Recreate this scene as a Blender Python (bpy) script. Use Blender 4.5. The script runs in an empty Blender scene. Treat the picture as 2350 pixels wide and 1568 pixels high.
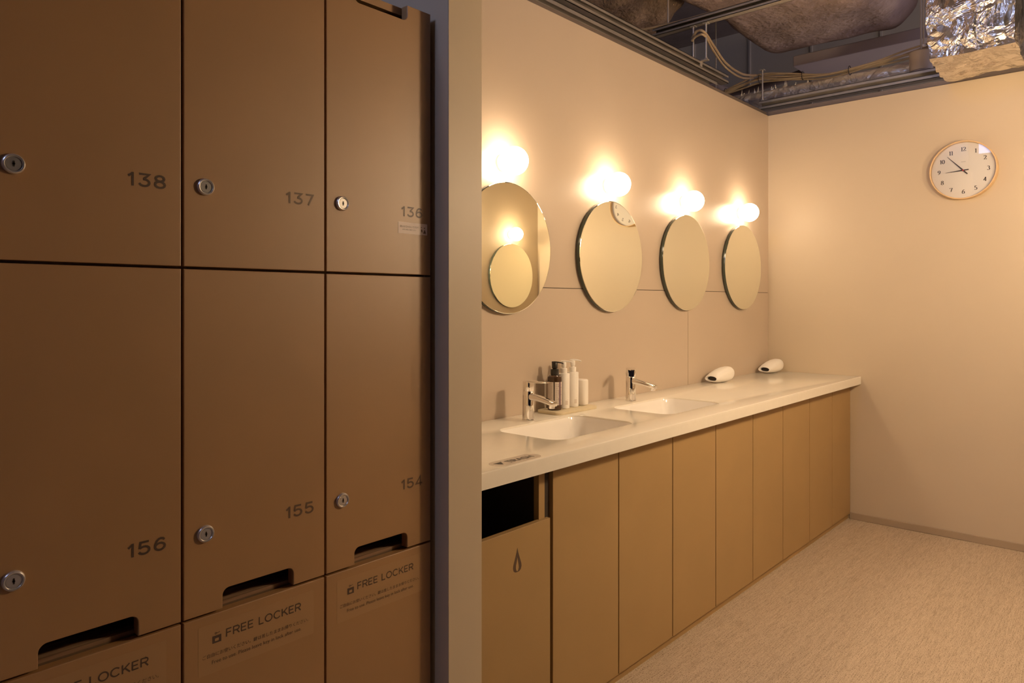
import bpy, bmesh, math, random
from mathutils import Vector, Matrix, noise
sc = bpy.context.scene
COL = sc.collection
PI = math.pi

# ---------------------------------------------------------------- camera, world, light, exposure
cam_d = bpy.data.cameras.new('camera'); cam = bpy.data.objects.new('camera', cam_d); COL.objects.link(cam)
cam.location = (0, 0, 1.2); cam.rotation_euler = (math.radians(90), 0, math.radians(42.003))
cam_d.sensor_width = 36; cam_d.lens = 36 * 1637.99 / 2350; cam_d.shift_y = -92 / 2350; cam_d.clip_start = 0.05
sc.camera = cam
world = bpy.data.worlds.new('world'); sc.world = world; world.use_nodes = True
world.node_tree.nodes['Background'].inputs[0].default_value = (0.50, 0.46, 0.62, 1)
world.node_tree.nodes['Background'].inputs[1].default_value = 0.006
sc.view_settings.view_transform = 'Standard'; sc.view_settings.look = 'None'
sc.view_settings.exposure = -0.48; sc.view_settings.gamma = 1.0; sc.view_settings.use_curve_mapping = False
LAMP_COL = (1.0, 0.742, 0.475); LAMP_STRENGTH = 48.0       # the small wall globes
BIG_STRENGTH = 240.0                                       # large unseen globe facing the counter, added to light the lockers
SKY_COL = (0.50, 0.60, 1.0); SKY_STRENGTH = 14.0            # cool light of the unseen window assumed behind the camera

# ---------------------------------------------------------------- materials
def nodes(m): return m.node_tree.nodes, m.node_tree.links
def mat(name, col, rough=0.5, metal=0.0, spec=0.5, var=0.0, scale=6.0, bump=0.0, bscale=200.0, stretch=(1, 1, 1), emit=None, coat=0.0, alpha=1.0, trans=0.0, bdist=0.001):
    m = bpy.data.materials.new(name); m.use_nodes = True
    N, L = nodes(m); b = N['Principled BSDF']
    b.inputs['Base Color'].default_value = (*col, 1); b.inputs['Roughness'].default_value = rough
    b.inputs['Metallic'].default_value = metal; b.inputs['Specular IOR Level'].default_value = spec
    b.inputs['Coat Weight'].default_value = coat; b.inputs['Alpha'].default_value = alpha
    b.inputs['Transmission Weight'].default_value = trans
    if var or bump:
        tc = N.new('ShaderNodeTexCoord'); mp = N.new('ShaderNodeMapping'); mp.inputs['Scale'].default_value = stretch
        L.new(tc.outputs['Object'], mp.inputs['Vector'])
    if var:
        n = N.new('ShaderNodeTexNoise'); n.inputs['Scale'].default_value = scale; n.inputs['Detail'].default_value = 5
        L.new(mp.outputs[0], n.inputs['Vector'])
        r = N.new('ShaderNodeValToRGB'); r.color_ramp.elements[0].position = 0.3; r.color_ramp.elements[1].position = 0.7
        r.color_ramp.elements[0].color = (*[c * (1 - var) for c in col], 1); r.color_ramp.elements[1].color = (*[min(1, c * (1 + var)) for c in col], 1)
        L.new(n.outputs['Fac'], r.inputs[0]); L.new(r.outputs[0], b.inputs['Base Color'])
    if bump:
        n2 = N.new('ShaderNodeTexNoise'); n2.inputs['Scale'].default_value = bscale; n2.inputs['Detail'].default_value = 4
        L.new(mp.outputs[0], n2.inputs['Vector'])
        bp = N.new('ShaderNodeBump'); bp.inputs['Strength'].default_value = bump; bp.inputs['Distance'].default_value = bdist
        L.new(n2.outputs['Fac'], bp.inputs['Height']); L.new(bp.outputs[0], b.inputs['Normal'])
    if emit:
        b.inputs['Emission Color'].default_value = (*emit[0], 1); b.inputs['Emission Strength'].default_value = emit[1]
    return m

M = {}
M['wall'] = mat('wall_laminate', (0.55, 0.452, 0.36), 0.30, spec=0.5, var=0.015, scale=3, bump=0.12, bscale=350, bdist=0.0006)
M['wall_paint'] = mat('wall_paint', (0.57, 0.472, 0.345), 0.45, spec=0.35, var=0.015, scale=3, bump=0.1, bscale=400, bdist=0.0005)
M['groove'] = mat('groove', (0.10, 0.075, 0.055), 0.8)
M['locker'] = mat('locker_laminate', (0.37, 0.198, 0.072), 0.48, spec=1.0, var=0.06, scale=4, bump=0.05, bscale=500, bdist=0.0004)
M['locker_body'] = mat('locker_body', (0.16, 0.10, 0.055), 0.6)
M['print'] = mat('print_brown', (0.085, 0.05, 0.032), 0.5)
M['print_mid'] = mat('print_mid_brown', (0.12, 0.07, 0.042), 0.5)
M['faint'] = mat('faint_print', (0.74, 0.66, 0.60), 0.5)
M['print_soft'] = mat('print_soft_brown', (0.16, 0.095, 0.05), 0.5)
M['vanity'] = mat('vanity_laminate', (0.385, 0.252, 0.112), 0.5, spec=0.35, var=0.03, scale=5)
M['dark'] = mat('dark_interior', (0.035, 0.022, 0.014), 0.7)
M['counter'] = mat('solid_surface', (0.90, 0.85, 0.755), 0.14, spec=0.5, var=0.012, scale=40)
M['ceramic'] = mat('ceramic', (0.93, 0.89, 0.85), 0.12, spec=0.5)
M['chrome'] = mat('chrome', (0.88, 0.86, 0.84), 0.045, metal=1)
M['steel'] = mat('lock_steel', (0.80, 0.76, 0.72), 0.28, metal=0.8)
M['mirror'] = mat('mirror_silver', (0.965, 0.98, 0.86), 0.0, metal=1)
M['mirror_edge'] = mat('mirror_edge', (0.05, 0.06, 0.045), 0.15, spec=0.6)
M['lamp_right'] = mat('lamp_glass_bright', (0.9, 0.9, 0.88), 0.2, emit=(LAMP_COL, BIG_STRENGTH))
M['lamp'] = mat('lamp_glass', (0.9, 0.9, 0.88), 0.2, emit=(LAMP_COL, LAMP_STRENGTH))
M['white_plastic'] = mat('white_plastic', (0.92, 0.88, 0.83), 0.32)
M['white_matte'] = mat('white_matte', (0.88, 0.83, 0.77), 0.5)
M['black_plastic'] = mat('black_plastic', (0.018, 0.014, 0.012), 0.3)
M['amber'] = mat('brown_bottle', (0.055, 0.028, 0.015), 0.12, spec=0.6)
M['tray'] = mat('tray_stone', (0.68, 0.58, 0.40), 0.6, var=0.04, scale=40)
M['ply'] = mat('clock_plywood', (0.72, 0.50, 0.27), 0.45, var=0.06, scale=30, stretch=(1, 1, 8))
M['clock_face'] = mat('clock_face', (0.88, 0.82, 0.74), 0.5)
M['ink'] = mat('ink', (0.035, 0.022, 0.015), 0.5)
M['ink_grey'] = mat('ink_grey', (0.45, 0.38, 0.32), 0.5)
M['red'] = mat('red_plastic', (0.6, 0.05, 0.04), 0.4)
M['sticker'] = mat('sticker_paper', (0.82, 0.68, 0.60), 0.5)
M['baseboard'] = mat('baseboard_vinyl', (0.40, 0.31, 0.215), 0.5)
M['slab'] = mat('concrete_slab', (0.24, 0.195, 0.17), 0.9, var=0.2, scale=3, bump=0.4, bscale=20, bdist=0.02)
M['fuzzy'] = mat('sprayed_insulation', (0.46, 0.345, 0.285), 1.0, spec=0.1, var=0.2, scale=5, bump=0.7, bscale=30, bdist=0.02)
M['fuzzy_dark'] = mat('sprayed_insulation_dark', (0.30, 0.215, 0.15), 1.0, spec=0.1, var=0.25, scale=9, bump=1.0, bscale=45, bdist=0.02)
M['galv'] = mat('galvanised_steel', (0.34, 0.31, 0.285), 0.42, metal=0.5, var=0.1, scale=12)
M['rod'] = mat('hanger_rod_steel', (0.52, 0.48, 0.43), 0.4, metal=0.6)
M['track'] = mat('dark_track', (0.20, 0.16, 0.14), 0.5, metal=0.4)
M['duct_paint'] = mat('duct_paint', (0.50, 0.43, 0.44), 0.6)
M['pipe'] = mat('pipe_brown', (0.22, 0.17, 0.15), 0.6)
M['cable'] = mat('cable_sheath', (0.38, 0.29, 0.19), 0.5)
M['tie'] = mat('cable_tie', (0.02, 0.018, 0.015), 0.5)
M['hall_wall'] = mat('hall_wall_panel', (0.60, 0.54, 0.44), 0.7)
M['navy'] = mat('hall_wall_dark', (0.13, 0.12, 0.15), 0.8)
M['spot'] = mat('spotlight_paint', (0.42, 0.35, 0.29), 0.5)
M['glow'] = mat('assumed_window_glow', (0.3, 0.3, 0.3), 0.1, emit=(SKY_COL, SKY_STRENGTH))
M['glow_hall'] = mat('added_window_glow', (0.3, 0.3, 0.3), 0.1, emit=((0.70, 0.66, 1.0), 5.0))
M['film'] = mat('clear_film', (0.40, 0.225, 0.09), 0.42, spec=1.0)
M['trash_film'] = mat('grey_film', (0.68, 0.57, 0.50), 0.3, alpha=0.4)

def glass_mat():
    m = bpy.data.materials.new('clock_glass'); m.use_nodes = True
    N, L = nodes(m); N.remove(N['Principled BSDF'])
    tr = N.new('ShaderNodeBsdfTransparent'); gl = N.new('ShaderNodeBsdfGlossy'); gl.inputs['Roughness'].default_value = 0.01
    fr = N.new('ShaderNodeFresnel'); fr.inputs['IOR'].default_value = 1.5; mx = N.new('ShaderNodeMixShader')
    hf = N.new('ShaderNodeMath'); hf.operation = 'MULTIPLY'; hf.inputs[1].default_value = 0.9; L.new(fr.outputs[0], hf.inputs[0])
    L.new(hf.outputs[0], mx.inputs[0]); L.new(tr.outputs[0], mx.inputs[1]); L.new(gl.outputs[0], mx.inputs[2])
    L.new(mx.outputs[0], N['Material Output'].inputs['Surface'])
    return m
M['glass'] = glass_mat()

def carpet_mat():
    m = bpy.data.materials.new('carpet_tile'); m.use_nodes = True
    N, L = nodes(m); b = N['Principled BSDF']; b.inputs['Roughness'].default_value = 0.95; b.inputs['Specular IOR Level'].default_value = 0.1
    tc = N.new('ShaderNodeTexCoord')
    def nz(sx, sy, scale, det):
        mp = N.new('ShaderNodeMapping'); mp.inputs['Scale'].default_value = (sx, sy, 1); L.new(tc.outputs['Object'], mp.inputs['Vector'])
        n = N.new('ShaderNodeTexNoise'); n.inputs['Scale'].default_value = scale; n.inputs['Detail'].default_value = det; n.inputs['Roughness'].default_value = 0.65
        L.new(mp.outputs[0], n.inputs['Vector']); return n
    a = nz(8.0, 0.42, 46, 4); c = nz(1.5, 0.9, 190, 2); d = nz(4.0, 0.25, 9, 4)
    r1 = N.new('ShaderNodeValToRGB'); r1.color_ramp.elements[0].position = 0.33; r1.color_ramp.elements[1].position = 0.58
    r1.color_ramp.elements[0].color = (0.455, 0.355, 0.255, 1); r1.color_ramp.elements[1].color = (0.62, 0.50, 0.375, 1)
    L.new(a.outputs['Fac'], r1.inputs[0])
    r2 = N.new('ShaderNodeValToRGB'); r2.color_ramp.elements[0].position = 0.34; r2.color_ramp.elements[1].position = 0.43
    r2.color_ramp.elements[0].color = (0.34, 0.30, 0.27, 1); r2.color_ramp.elements[1].color = (1, 1, 1, 1)
    L.new(c.outputs['Fac'], r2.inputs[0])
    r3 = N.new('ShaderNodeValToRGB'); r3.color_ramp.elements[0].position = 0.3; r3.color_ramp.elements[1].position = 0.7
    r3.color_ramp.elements[0].color = (0.91, 0.905, 0.90, 1); r3.color_ramp.elements[1].color = (1, 1, 1, 1)
    L.new(d.outputs['Fac'], r3.inputs[0])
    m1 = N.new('ShaderNodeMix'); m1.data_type = 'RGBA'; m1.blend_type = 'MULTIPLY'; m1.inputs[0].default_value = 1
    L.new(r1.outputs[0], m1.inputs[6]); L.new(r2.outputs[0], m1.inputs[7])
    m2 = N.new('ShaderNodeMix'); m2.data_type = 'RGBA'; m2.blend_type = 'MULTIPLY'; m2.inputs[0].default_value = 1
    L.new(m1.outputs[2], m2.inputs[6]); L.new(r3.outputs[0], m2.inputs[7]); L.new(m2.outputs[2], b.inputs['Base Color'])
    bp = N.new('ShaderNodeBump'); bp.inputs['Strength'].default_value = 0.5; bp.inputs['Distance'].default_value = 0.003
    L.new(c.outputs['Fac'], bp.inputs['Height']); L.new(bp.outputs[0], b.inputs['Normal'])
    return m
M['carpet'] = carpet_mat()

def wood_mat():
    m = bpy.data.materials.new('shelf_woodgrain'); m.use_nodes = True
    N, L = nodes(m); b = N['Principled BSDF']; b.inputs['Roughness'].default_value = 0.5
    tc = N.new('ShaderNodeTexCoord'); mp = N.new('ShaderNodeMapping'); mp.inputs['Scale'].default_value = (60, 2.5, 30)
    n = N.new('ShaderNodeTexNoise'); n.inputs['Scale'].default_value = 2; n.inputs['Detail'].default_value = 4
    r = N.new('ShaderNodeValToRGB'); r.color_ramp.elements[0].position = 0.35; r.color_ramp.elements[1].position = 0.65
    r.color_ramp.elements[0].color = (0.20, 0.11, 0.06, 1); r.color_ramp.elements[1].color = (0.46, 0.29, 0.17, 1)
    L.new(tc.outputs['Object'], mp.inputs[0]); L.new(mp.outputs[0], n.inputs[0]); L.new(n.outputs['Fac'], r.inputs[0]); L.new(r.outputs[0], b.inputs['Base Color'])
    return m
M['wood'] = wood_mat()

def foil_mat(name='aluminium_foil', metal=1.0, k=1.0):
    m = bpy.data.materials.new(name); m.use_nodes = True
    N, L = nodes(m); b = N['Principled BSDF']; b.inputs['Base Color'].default_value = (0.84, 0.80, 0.76, 1)
    b.inputs['Metallic'].default_value = metal; b.inputs['Roughness'].default_value = 0.27
    tc = N.new('ShaderNodeTexCoord')
    n = N.new('ShaderNodeTexNoise'); n.inputs['Scale'].default_value = 7; n.inputs['Detail'].default_value = 5; n.inputs['Distortion'].default_value = 1.2
    v = N.new('ShaderNodeTexVoronoi'); v.inputs['Scale'].default_value = 12; v.feature = 'DISTANCE_TO_EDGE'
    L.new(tc.outputs['Object'], n.inputs['Vector'])
    ad = N.new('ShaderNodeVectorMath'); ad.operation = 'ADD'
    sc_ = N.new('ShaderNodeVectorMath'); sc_.operation = 'SCALE'; sc_.inputs['Scale'].default_value = 0.12
    L.new(n.outputs['Color'], sc_.inputs[0]); L.new(tc.outputs['Object'], ad.inputs[0]); L.new(sc_.outputs[0], ad.inputs[1]); L.new(ad.outputs[0], v.inputs['Vector'])
    mx = N.new('ShaderNodeMath'); mx.operation = 'MULTIPLY_ADD'; mx.inputs[1].default_value = 0.7
    L.new(v.outputs['Distance'], mx.inputs[0]); L.new(n.outputs['Fac'], mx.inputs[2])
    bp = N.new('ShaderNodeBump'); bp.inputs['Strength'].default_value = 0.75; bp.inputs['Distance'].default_value = 0.035
    L.new(mx.outputs[0], bp.inputs['Height']); L.new(bp.outputs[0], b.inputs['Normal'])
    return m
M['foil'] = foil_mat(); M['foil_dull'] = foil_mat('dull_foil', 0.3)

# ---------------------------------------------------------------- object helpers
def props(o, label=None, cat=None, group=None, kind=None):
    if label: o['label'] = label
    if cat: o['category'] = cat
    if group: o['group'] = group
    if kind: o['kind'] = kind
    return o
def thing(name, label, cat, loc=(0, 0, 0), rz=0.0, group=None):
    o = bpy.data.objects.new(name, None); COL.objects.link(o); o.location = loc; o.rotation_euler = (0, 0, rz); o.empty_display_size = 0.05
    return props(o, label, cat, group)
def wloc(o):
    v = Vector((0, 0, 0))
    while o: v += o.location; o = o.parent
    return v
def obj(name, bm, mats, parent=None, smooth=False, local=False, angle=35):
    """one mesh object; geometry in world coordinates unless local"""
    if not isinstance(mats, (list, tuple)): mats = [mats]
    me = bpy.data.meshes.new(name)
    if not local:
        if parent: off = wloc(parent)
        else:
            vs = [v.co for v in bm.verts]
            off = Vector(((min(v.x for v in vs) + max(v.x for v in vs)) / 2, (min(v.y for v in vs) + max(v.y for v in vs)) / 2, min(v.z for v in vs)))
        bmesh.ops.translate(bm, verts=bm.verts, vec=-off)
    bm.to_mesh(me); bm.free()
    for m in mats: me.materials.append(M[m] if isinstance(m, str) else m)
    o = bpy.data.objects.new(name, me); COL.objects.link(o)
    if parent: o.parent = parent
    elif not local: o.location = off
    if smooth:
        for p in me.polygons: p.use_smooth = True
        me.set_sharp_from_angle(angle=math.radians(angle))
    return o
def dup(root, loc, rz=None, label=None, group=None):
    def cp(o, par):
        c = o.copy(); COL.objects.link(c); c.parent = par
        for ch in list(o.children): cp(ch, c)
        return c
    r = cp(root, None); r.location = loc
    if rz is not None: r.rotation_euler = (0, 0, rz)
    if label: r['label'] = label
    if group: r['group'] = group
    return r
def new(): return bmesh.new()
def setmat(bm, i):
    for f in bm.faces:
        if not f.tag: f.material_index = i; f.tag = True
def box(bm, x0, x1, y0, y1, z0, z1, bev=0.0, seg=2):
    r = bmesh.ops.create_cube(bm, size=1.0)
    vs = r['verts']
    for v in vs: v.co = Vector((x0 + (v.co.x + .5) * (x1 - x0), y0 + (v.co.y + .5) * (y1 - y0), z0 + (v.co.z + .5) * (z1 - z0)))
    if bev:
        es = list({e for v in vs for e in v.link_edges})
        bmesh.ops.bevel(bm, geom=es, offset=bev, segments=seg, affect='EDGES', profile=0.5)
    return bm
def ring_loft(bm, rings, cap0=True, cap1=True):
    R = [[bm.verts.new(p) for p in r] for r in rings]
    n = len(R[0])
    for a, b in zip(R, R[1:]):
        for i in range(n): bm.faces.new((a[i], a[(i + 1) % n], b[(i + 1) % n], b[i]))
    if cap0: bm.faces.new(R[0][::-1])
    if cap1: bm.faces.new(R[-1])
    return bm
def lathe(bm, prof, mtx=None, n=32):
    """prof: (radius, height) list around local z"""
    mtx = mtx or Matrix()
    rings = [[mtx @ Vector((r * math.cos(2 * PI * i / n), r * math.sin(2 * PI * i / n), h)) for i in range(n)] for r, h in prof]
    return ring_loft(bm, rings)
def tube(bm, pts, r, n=10, taper=None):
    pts = [Vector(p) for p in pts]; rings = []
    up = Vector((0, 0, 1))
    for k, p in enumerate(pts):
        t = (pts[min(k + 1, len(pts) - 1)] - pts[max(k - 1, 0)]).normalized()
        a = t.cross(up if abs(t.z) < 0.95 else Vector((1, 0, 0))).normalized(); b = a.cross(t).normalized()
        rr = r if taper is None else taper[k]
        rings.append([p + (a * math.cos(2 * PI * i / n) + b * math.sin(2 * PI * i / n)) * rr for i in range(n)])
    return ring_loft(bm, rings)
def smooth_path(pts, k=6):
    P = [Vector(p) for p in pts]; out = []
    for i in range(len(P) - 1):
        p0, p1, p2, p3 = P[max(i - 1, 0)], P[i], P[i + 1], P[min(i + 2, len(P) - 1)]
        for j in range(k):
            t = j / k
            out.append(0.5 * (2 * p1 + (p2 - p0) * t + (2 * p0 - 5 * p1 + 4 * p2 - p3) * t * t + (3 * p1 - p0 - 3 * p2 + p3) * t ** 3))
    return out + [P[-1]]
# local (a, b, c) frames: on a plane facing +X, facing -X, facing -Y, facing up
FX = Matrix(((0, 0, 1, 0), (1, 0, 0, 0), (0, 1, 0, 0), (0, 0, 0, 1)))
FY = Matrix(((1, 0, 0, 0), (0, 0, -1, 0), (0, 1, 0, 0), (0, 0, 0, 1)))
FZ = Matrix(((0, -1, 0, 0), (1, 0, 0, 0), (0, 0, 1, 0), (0, 0, 0, 1)))
FXN = Matrix(((0, 0, -1, 0), (-1, 0, 0, 0), (0, 1, 0, 0), (0, 0, 0, 1)))
def T(*v): return Matrix.Translation(Vector(v))
def prism(bm, loops, h, mtx, bev=0.0, seg=2, both=True):
    """outline with holes, thickness h along local z from 0 to h"""
    t = bmesh.new(); es = []
    for lp in loops:
        vs = [t.verts.new((p[0], p[1], 0)) for p in lp]
        es += [t.edges.new((vs[i], vs[(i + 1) % len(vs)])) for i in range(len(vs))]
    bmesh.ops.triangle_fill(t, use_beauty=True, use_dissolve=False, edges=es, normal=(0, 0, 1))
    for f in t.faces:
        if f.normal.z < 0: f.normal_flip()
    if h:
        bot = list(t.faces)
        r = bmesh.ops.extrude_face_region(t, geom=bot)
        bmesh.ops.translate(t, verts=[v for v in r['geom'] if isinstance(v, bmesh.types.BMVert)], vec=(0, 0, h))
        bmesh.ops.recalc_face_normals(t, faces=t.faces)
        bmesh.ops.dissolve_limit(t, angle_limit=0.01, verts=t.verts, edges=t.edges) if len(loops) == 1 else None
        if bev:
            t.normal_update()
            ee = [e for e in t.edges if len(e.link_faces) == 2 and e.calc_face_angle(0) > 1.0 and abs(e.verts[0].co.z - e.verts[1].co.z) < 1e-6 and (both or e.verts[0].co.z > h / 2)]
            bmesh.ops.bevel(t, geom=ee, offset=bev, segments=seg, affect='EDGES', profile=0.5)
    t.transform(mtx)
    me = bpy.data.meshes.new('tmp'); t.to_mesh(me); t.free(); bm.from_mesh(me); bpy.data.meshes.remove(me)
    return bm
def rrect(x0, x1, y0, y1, r, n=6):
    out = []
    for cx, cy, a in ((x1 - r, y1 - r, 0), (x0 + r, y1 - r, 90), (x0 + r, y0 + r, 180), (x1 - r, y0 + r, 270)):
        for k in range(n + 1):
            t = math.radians(a + 90 * k / n); out.append((cx + r * math.cos(t), cy + r * math.sin(t)))
    return out
def circ(cx, cy, r, n=48): return [(cx + r * math.cos(2 * PI * i / n), cy + r * math.sin(2 * PI * i / n)) for i in range(n)]
def arc(cx, cy, rx, ry, a0, a1, n=14):
    return [(cx + rx * math.cos(math.radians(a0 + (a1 - a0) * k / n)), cy + ry * math.sin(math.radians(a0 + (a1 - a0) * k / n))) for k in range(n + 1)]
def ribbon(bm, pts, wfun, mtx, h=0.0003):
    P = [Vector((p[0], p[1])) for p in pts]; L_, R_ = [], []
    closed = (P[0] - P[-1]).length < 1e-6
    for k, p in enumerate(P):
        d1 = (p - P[k - 1]).normalized() if k > 0 else ((P[0] - P[-2]).normalized() if closed else None)
        d2 = (P[k + 1] - p).normalized() if k < len(P) - 1 else ((P[1] - P[0]).normalized() if closed else None)
        d1 = d1 or d2; d2 = d2 or d1
        t = d1 + d2
        t = t.normalized() if t.length > 1e-4 else d1
        nrm = Vector((-t.y, t.x)); ca = max(0.45, nrm.dot(Vector((-d1.y, d1.x))))
        w = wfun(t) / 2 / ca
        L_.append(p + nrm * w); R_.append(p - nrm * w)
    vl = [bm.verts.new(mtx @ Vector((v.x, v.y, h))) for v in L_]; vr = [bm.verts.new(mtx @ Vector((v.x, v.y, h))) for v in R_]
    for k in range(len(P) - 1): bm.faces.new((vr[k], vr[k + 1], vl[k + 1], vl[k]))

# wide grotesque lettering, cap height 1
GL = {
 '1': (0.52, [[(0.06, .70), (.36, .92)], [(.38, 0), (.38, 1)]]),
 '3': (0.92, [[(.06, .93), (.80, .93), (.42, .585)], arc(.44, .31, .38, .25, 100, -165)]),
 '4': (0.92, [[(.62, 0), (.62, .98), (.05, .26), (.88, .26)]]),
 '5': (0.92, [[(.78, .93), (.17, .93), (.11, .48)], [(.11, .48)] + arc(.43, .33, .39, .27, 140, -160)]),
 '6': (0.92, [arc(.44, .32, .37, .26, 0, 360), [(.07, .33), (.09, .52), (.19, .75), (.34, .89), (.50, .93), (.66, .90), (.78, .79)]]),
 '7': (0.86, [[(.04, .93), (.76, .93), (.30, 0)]]),
 '8': (0.92, [arc(.44, .28, .37, .23, 0, 360), arc(.44, .73, .32, .20, 0, 360)]),
 'F': (0.74, [[(.08, 0), (.08, 1)], [(.08, .94), (.66, .94)], [(.08, .50), (.60, .50)]]),
 'R': (0.86, [[(.08, 0), (.08, 1)], [(.08, .94), (.50, .94)] + arc(.50, .70, .26, .24, 90, -90) + [(.08, .46)], [(.46, .46), (.78, 0)]]),
 'E': (0.76, [[(.08, 0), (.08, 1)], [(.08, .94), (.68, .94)], [(.08, .50), (.62, .50)], [(.08, .06), (.68, .06)]]),
 'L': (0.68, [[(.08, 1), (.08, 0)], [(.08, .06), (.62, .06)]]),
 'O': (1.04, [arc(.52, .5, .44, .45, 0, 360, 28)]),
 'C': (1.00, [arc(.52, .5, .44, .45, 40, 320, 24)]),
 'K': (0.86, [[(.08, 0), (.08, 1)], [(.76, .98), (.10, .40)], [(.32, .58), (.80, 0)]]),
 'T': (0.78, [[(.02, .94), (.76, .94)], [(.39, 0), (.39, .94)]]),
 'A': (0.90, [[(.04, 0), (.45, .98), (.86, 0)], [(.20, .32), (.70, .32)]]),
 'S': (0.84, [arc(.42, .73, .33, .21, 30, 250, 12) + arc(.42, .27, .35, .22, 75, -150, 14)]),
 'H': (0.90, [[(.08, 0), (.08, 1)], [(.80, 0), (.80, 1)], [(.08, .5), (.80, .5)]]),
 ' ': (0.42, []),
}
def write(bm, text, x, y, height, mtx, weight=0.13, track=0.08, width=None, h=0.0003):
    """x, y: left end of the baseline on the local plane; width fixes the total length"""
    adv = sum(GL[c][0] + track for c in text) - track
    sx = (width / adv) if width else height
    for c in text:
        w, strokes = GL[c]
        for i, s in enumerate(strokes): ribbon(bm, [(x + px * sx, y + py * height) for px, py in s], lambda t: weight * height, mtx, h + i * .00004)
        x += (w + track) * sx
# clock numerals: thick stems, thin joins
CN = {
 '1': (.45, [[(.24, .02), (.24, .98)], [(.07, .03), (.41, .03)], [(.06, .85), (.22, .95)]]),
 '2': (.62, [arc(.29, .72, .23, .25, 165, -35, 12) + [(.30, .30), (.06, .07)], [(.05, .05), (.56, .05)], [(.56, .03), (.58, .20)]]),
 '3': (.60, [arc(.26, .76, .20, .21, 150, -75, 12), arc(.26, .28, .26, .26, 80, -150, 14)]),
 '4': (.62, [[(.42, 0), (.42, .98)], [(.42, .96), (.03, .28), (.60, .28)], [(.28, .03), (.56, .03)]]),
 '5': (.58, [[(.52, .93), (.14, .93), (.10, .55)], [(.10, .55)] + arc(.26, .30, .26, .28, 110, -150, 14)]),
 '6': (.62, [arc(.31, .29, .23, .27, 0, 360, 20), [(.08, .32), (.12, .60), (.28, .85), (.52, .97)]]),
 '7': (.58, [[(.05, .90), (.55, .90)], [(.55, .92), (.36, .45), (.26, 0)], [(.05, .90), (.05, .76)]]),
 '8': (.60, [arc(.30, .27, .23, .25, 0, 360, 20), arc(.30, .75, .19, .21, 0, 360, 20)]),
 '9': (.62, [arc(.31, .71, .23, .27, 0, 360, 20), [(.54, .68), (.50, .40), (.34, .15), (.10, .03)]]),
 '0': (.62, [arc(.31, .5, .24, .47, 0, 360, 24)]),
}
def serif(bm, text, cx, cy, height, mtx, h=0.0004):
    x = cx - sum(CN[c][0] for c in text) * height / 2
    for c in text:
        w, st = CN[c]
        for i, s in enumerate(st): ribbon(bm, [(x + px * height, cy + (py - .5) * height) for px, py in s], lambda t: height * (0.055 + 0.135 * abs(t.y) ** 1.3), mtx, h + i * .00005)
        x += w * height
def text_bm(bm, string, x, y, width, mtx, height=None, h=0.0003):
    """small printed lines in the built-in font, fitted to the given length"""
    cu = bpy.data.curves.new('tmp_text', 'FONT'); cu.body = string; cu.size = 1.0; cu.resolution_u = 3
    to = bpy.data.objects.new('tmp_text', cu); COL.objects.link(to)
    bpy.context.view_layer.update()
    me = bpy.data.meshes.new_from_object(to.evaluated_get(bpy.context.evaluated_depsgraph_get()))
    xs = [v.co.x for v in me.vertices] or [0, 1]; x0, x1 = min(xs), max(xs); s = width / max(1e-6, x1 - x0); sy = height if height else s
    me.transform(mtx @ Matrix.Translation((x, y, h)) @ Matrix.Diagonal((s, sy, 1, 1)) @ Matrix.Translation((-x0, 0, 0)))
    bm.from_mesh(me); bpy.data.meshes.remove(me); bpy.data.objects.remove(to); bpy.data.curves.remove(cu)

# ---------------------------------------------------------------- the setting
XW, YF, ZT = -1.712, 4.183, 2.306          # mirror wall, far wall, their top
XR = 0.123                                 # wall opposite the mirrors
PX, PY0, PY1 = -1.158, 1.0758, 1.1825       # end of the partition beside the lockers
bm = new(); box(bm, -7, 6, -2.6, 9, -0.1, 0.0)
props(obj('floor', bm, 'carpet'), kind='structure')
bm = new(); box(bm, -7, 6, -2.6, 9, 4.35, 4.45)
props(obj('ceiling', bm, 'slab'), kind='structure')
bm = new(); g = 0.0014; sz, sy = 1.2515, 3.199
box(bm, XW - 0.085, XW - 0.004, PY1, YF, 0, ZT - 0.004); setmat(bm, 1)
box(bm, XW - 0.004, XW, PY1, YF, sz + g, ZT); setmat(bm, 0)
box(bm, XW - 0.004, XW, PY1, sy - g, 0, sz - g); setmat(bm, 0)
box(bm, XW - 0.004, XW, sy + g, YF, 0, sz - g); setmat(bm, 0)
props(obj('wall_left', bm, ['wall', 'groove']), kind='structure')
bm = new(); box(bm, XW - 0.085, XR + 0.09, YF, YF + 0.085, 0, ZT)
props(obj('wall_back', bm, 'wall_paint'), kind='structure')
bm = new(); box(bm, XR, XR + 0.09, 1.75, YF, 0, ZT)
props(obj('wall_right', bm, 'wall_paint'), kind='structure')
bm = new(); box(bm, -2.6, PX, PY0, PY1, 0, ZT, 0.0015, 1)
props(obj('wall_partition', bm, 'wall_paint'), kind='structure')
bm = new(); box(bm, -1.80, -1.715, -2.5, PY0, 0, 3.2)
props(obj('wall_locker', bm, 'wall_paint'), kind='structure')
bm = new(); box(bm, -1.2535, XR - 0.009, YF - 0.008, YF, 0, 0.036, 0.002, 1)
props(obj('baseboard_back', bm, 'baseboard'), kind='structure')
bm = new(); box(bm, XR - 0.008, XR, 1.75, YF - 0.009, 0, 0.036, 0.002, 1)
props(obj('baseboard_right', bm, 'baseboard'), kind='structure')
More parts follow.
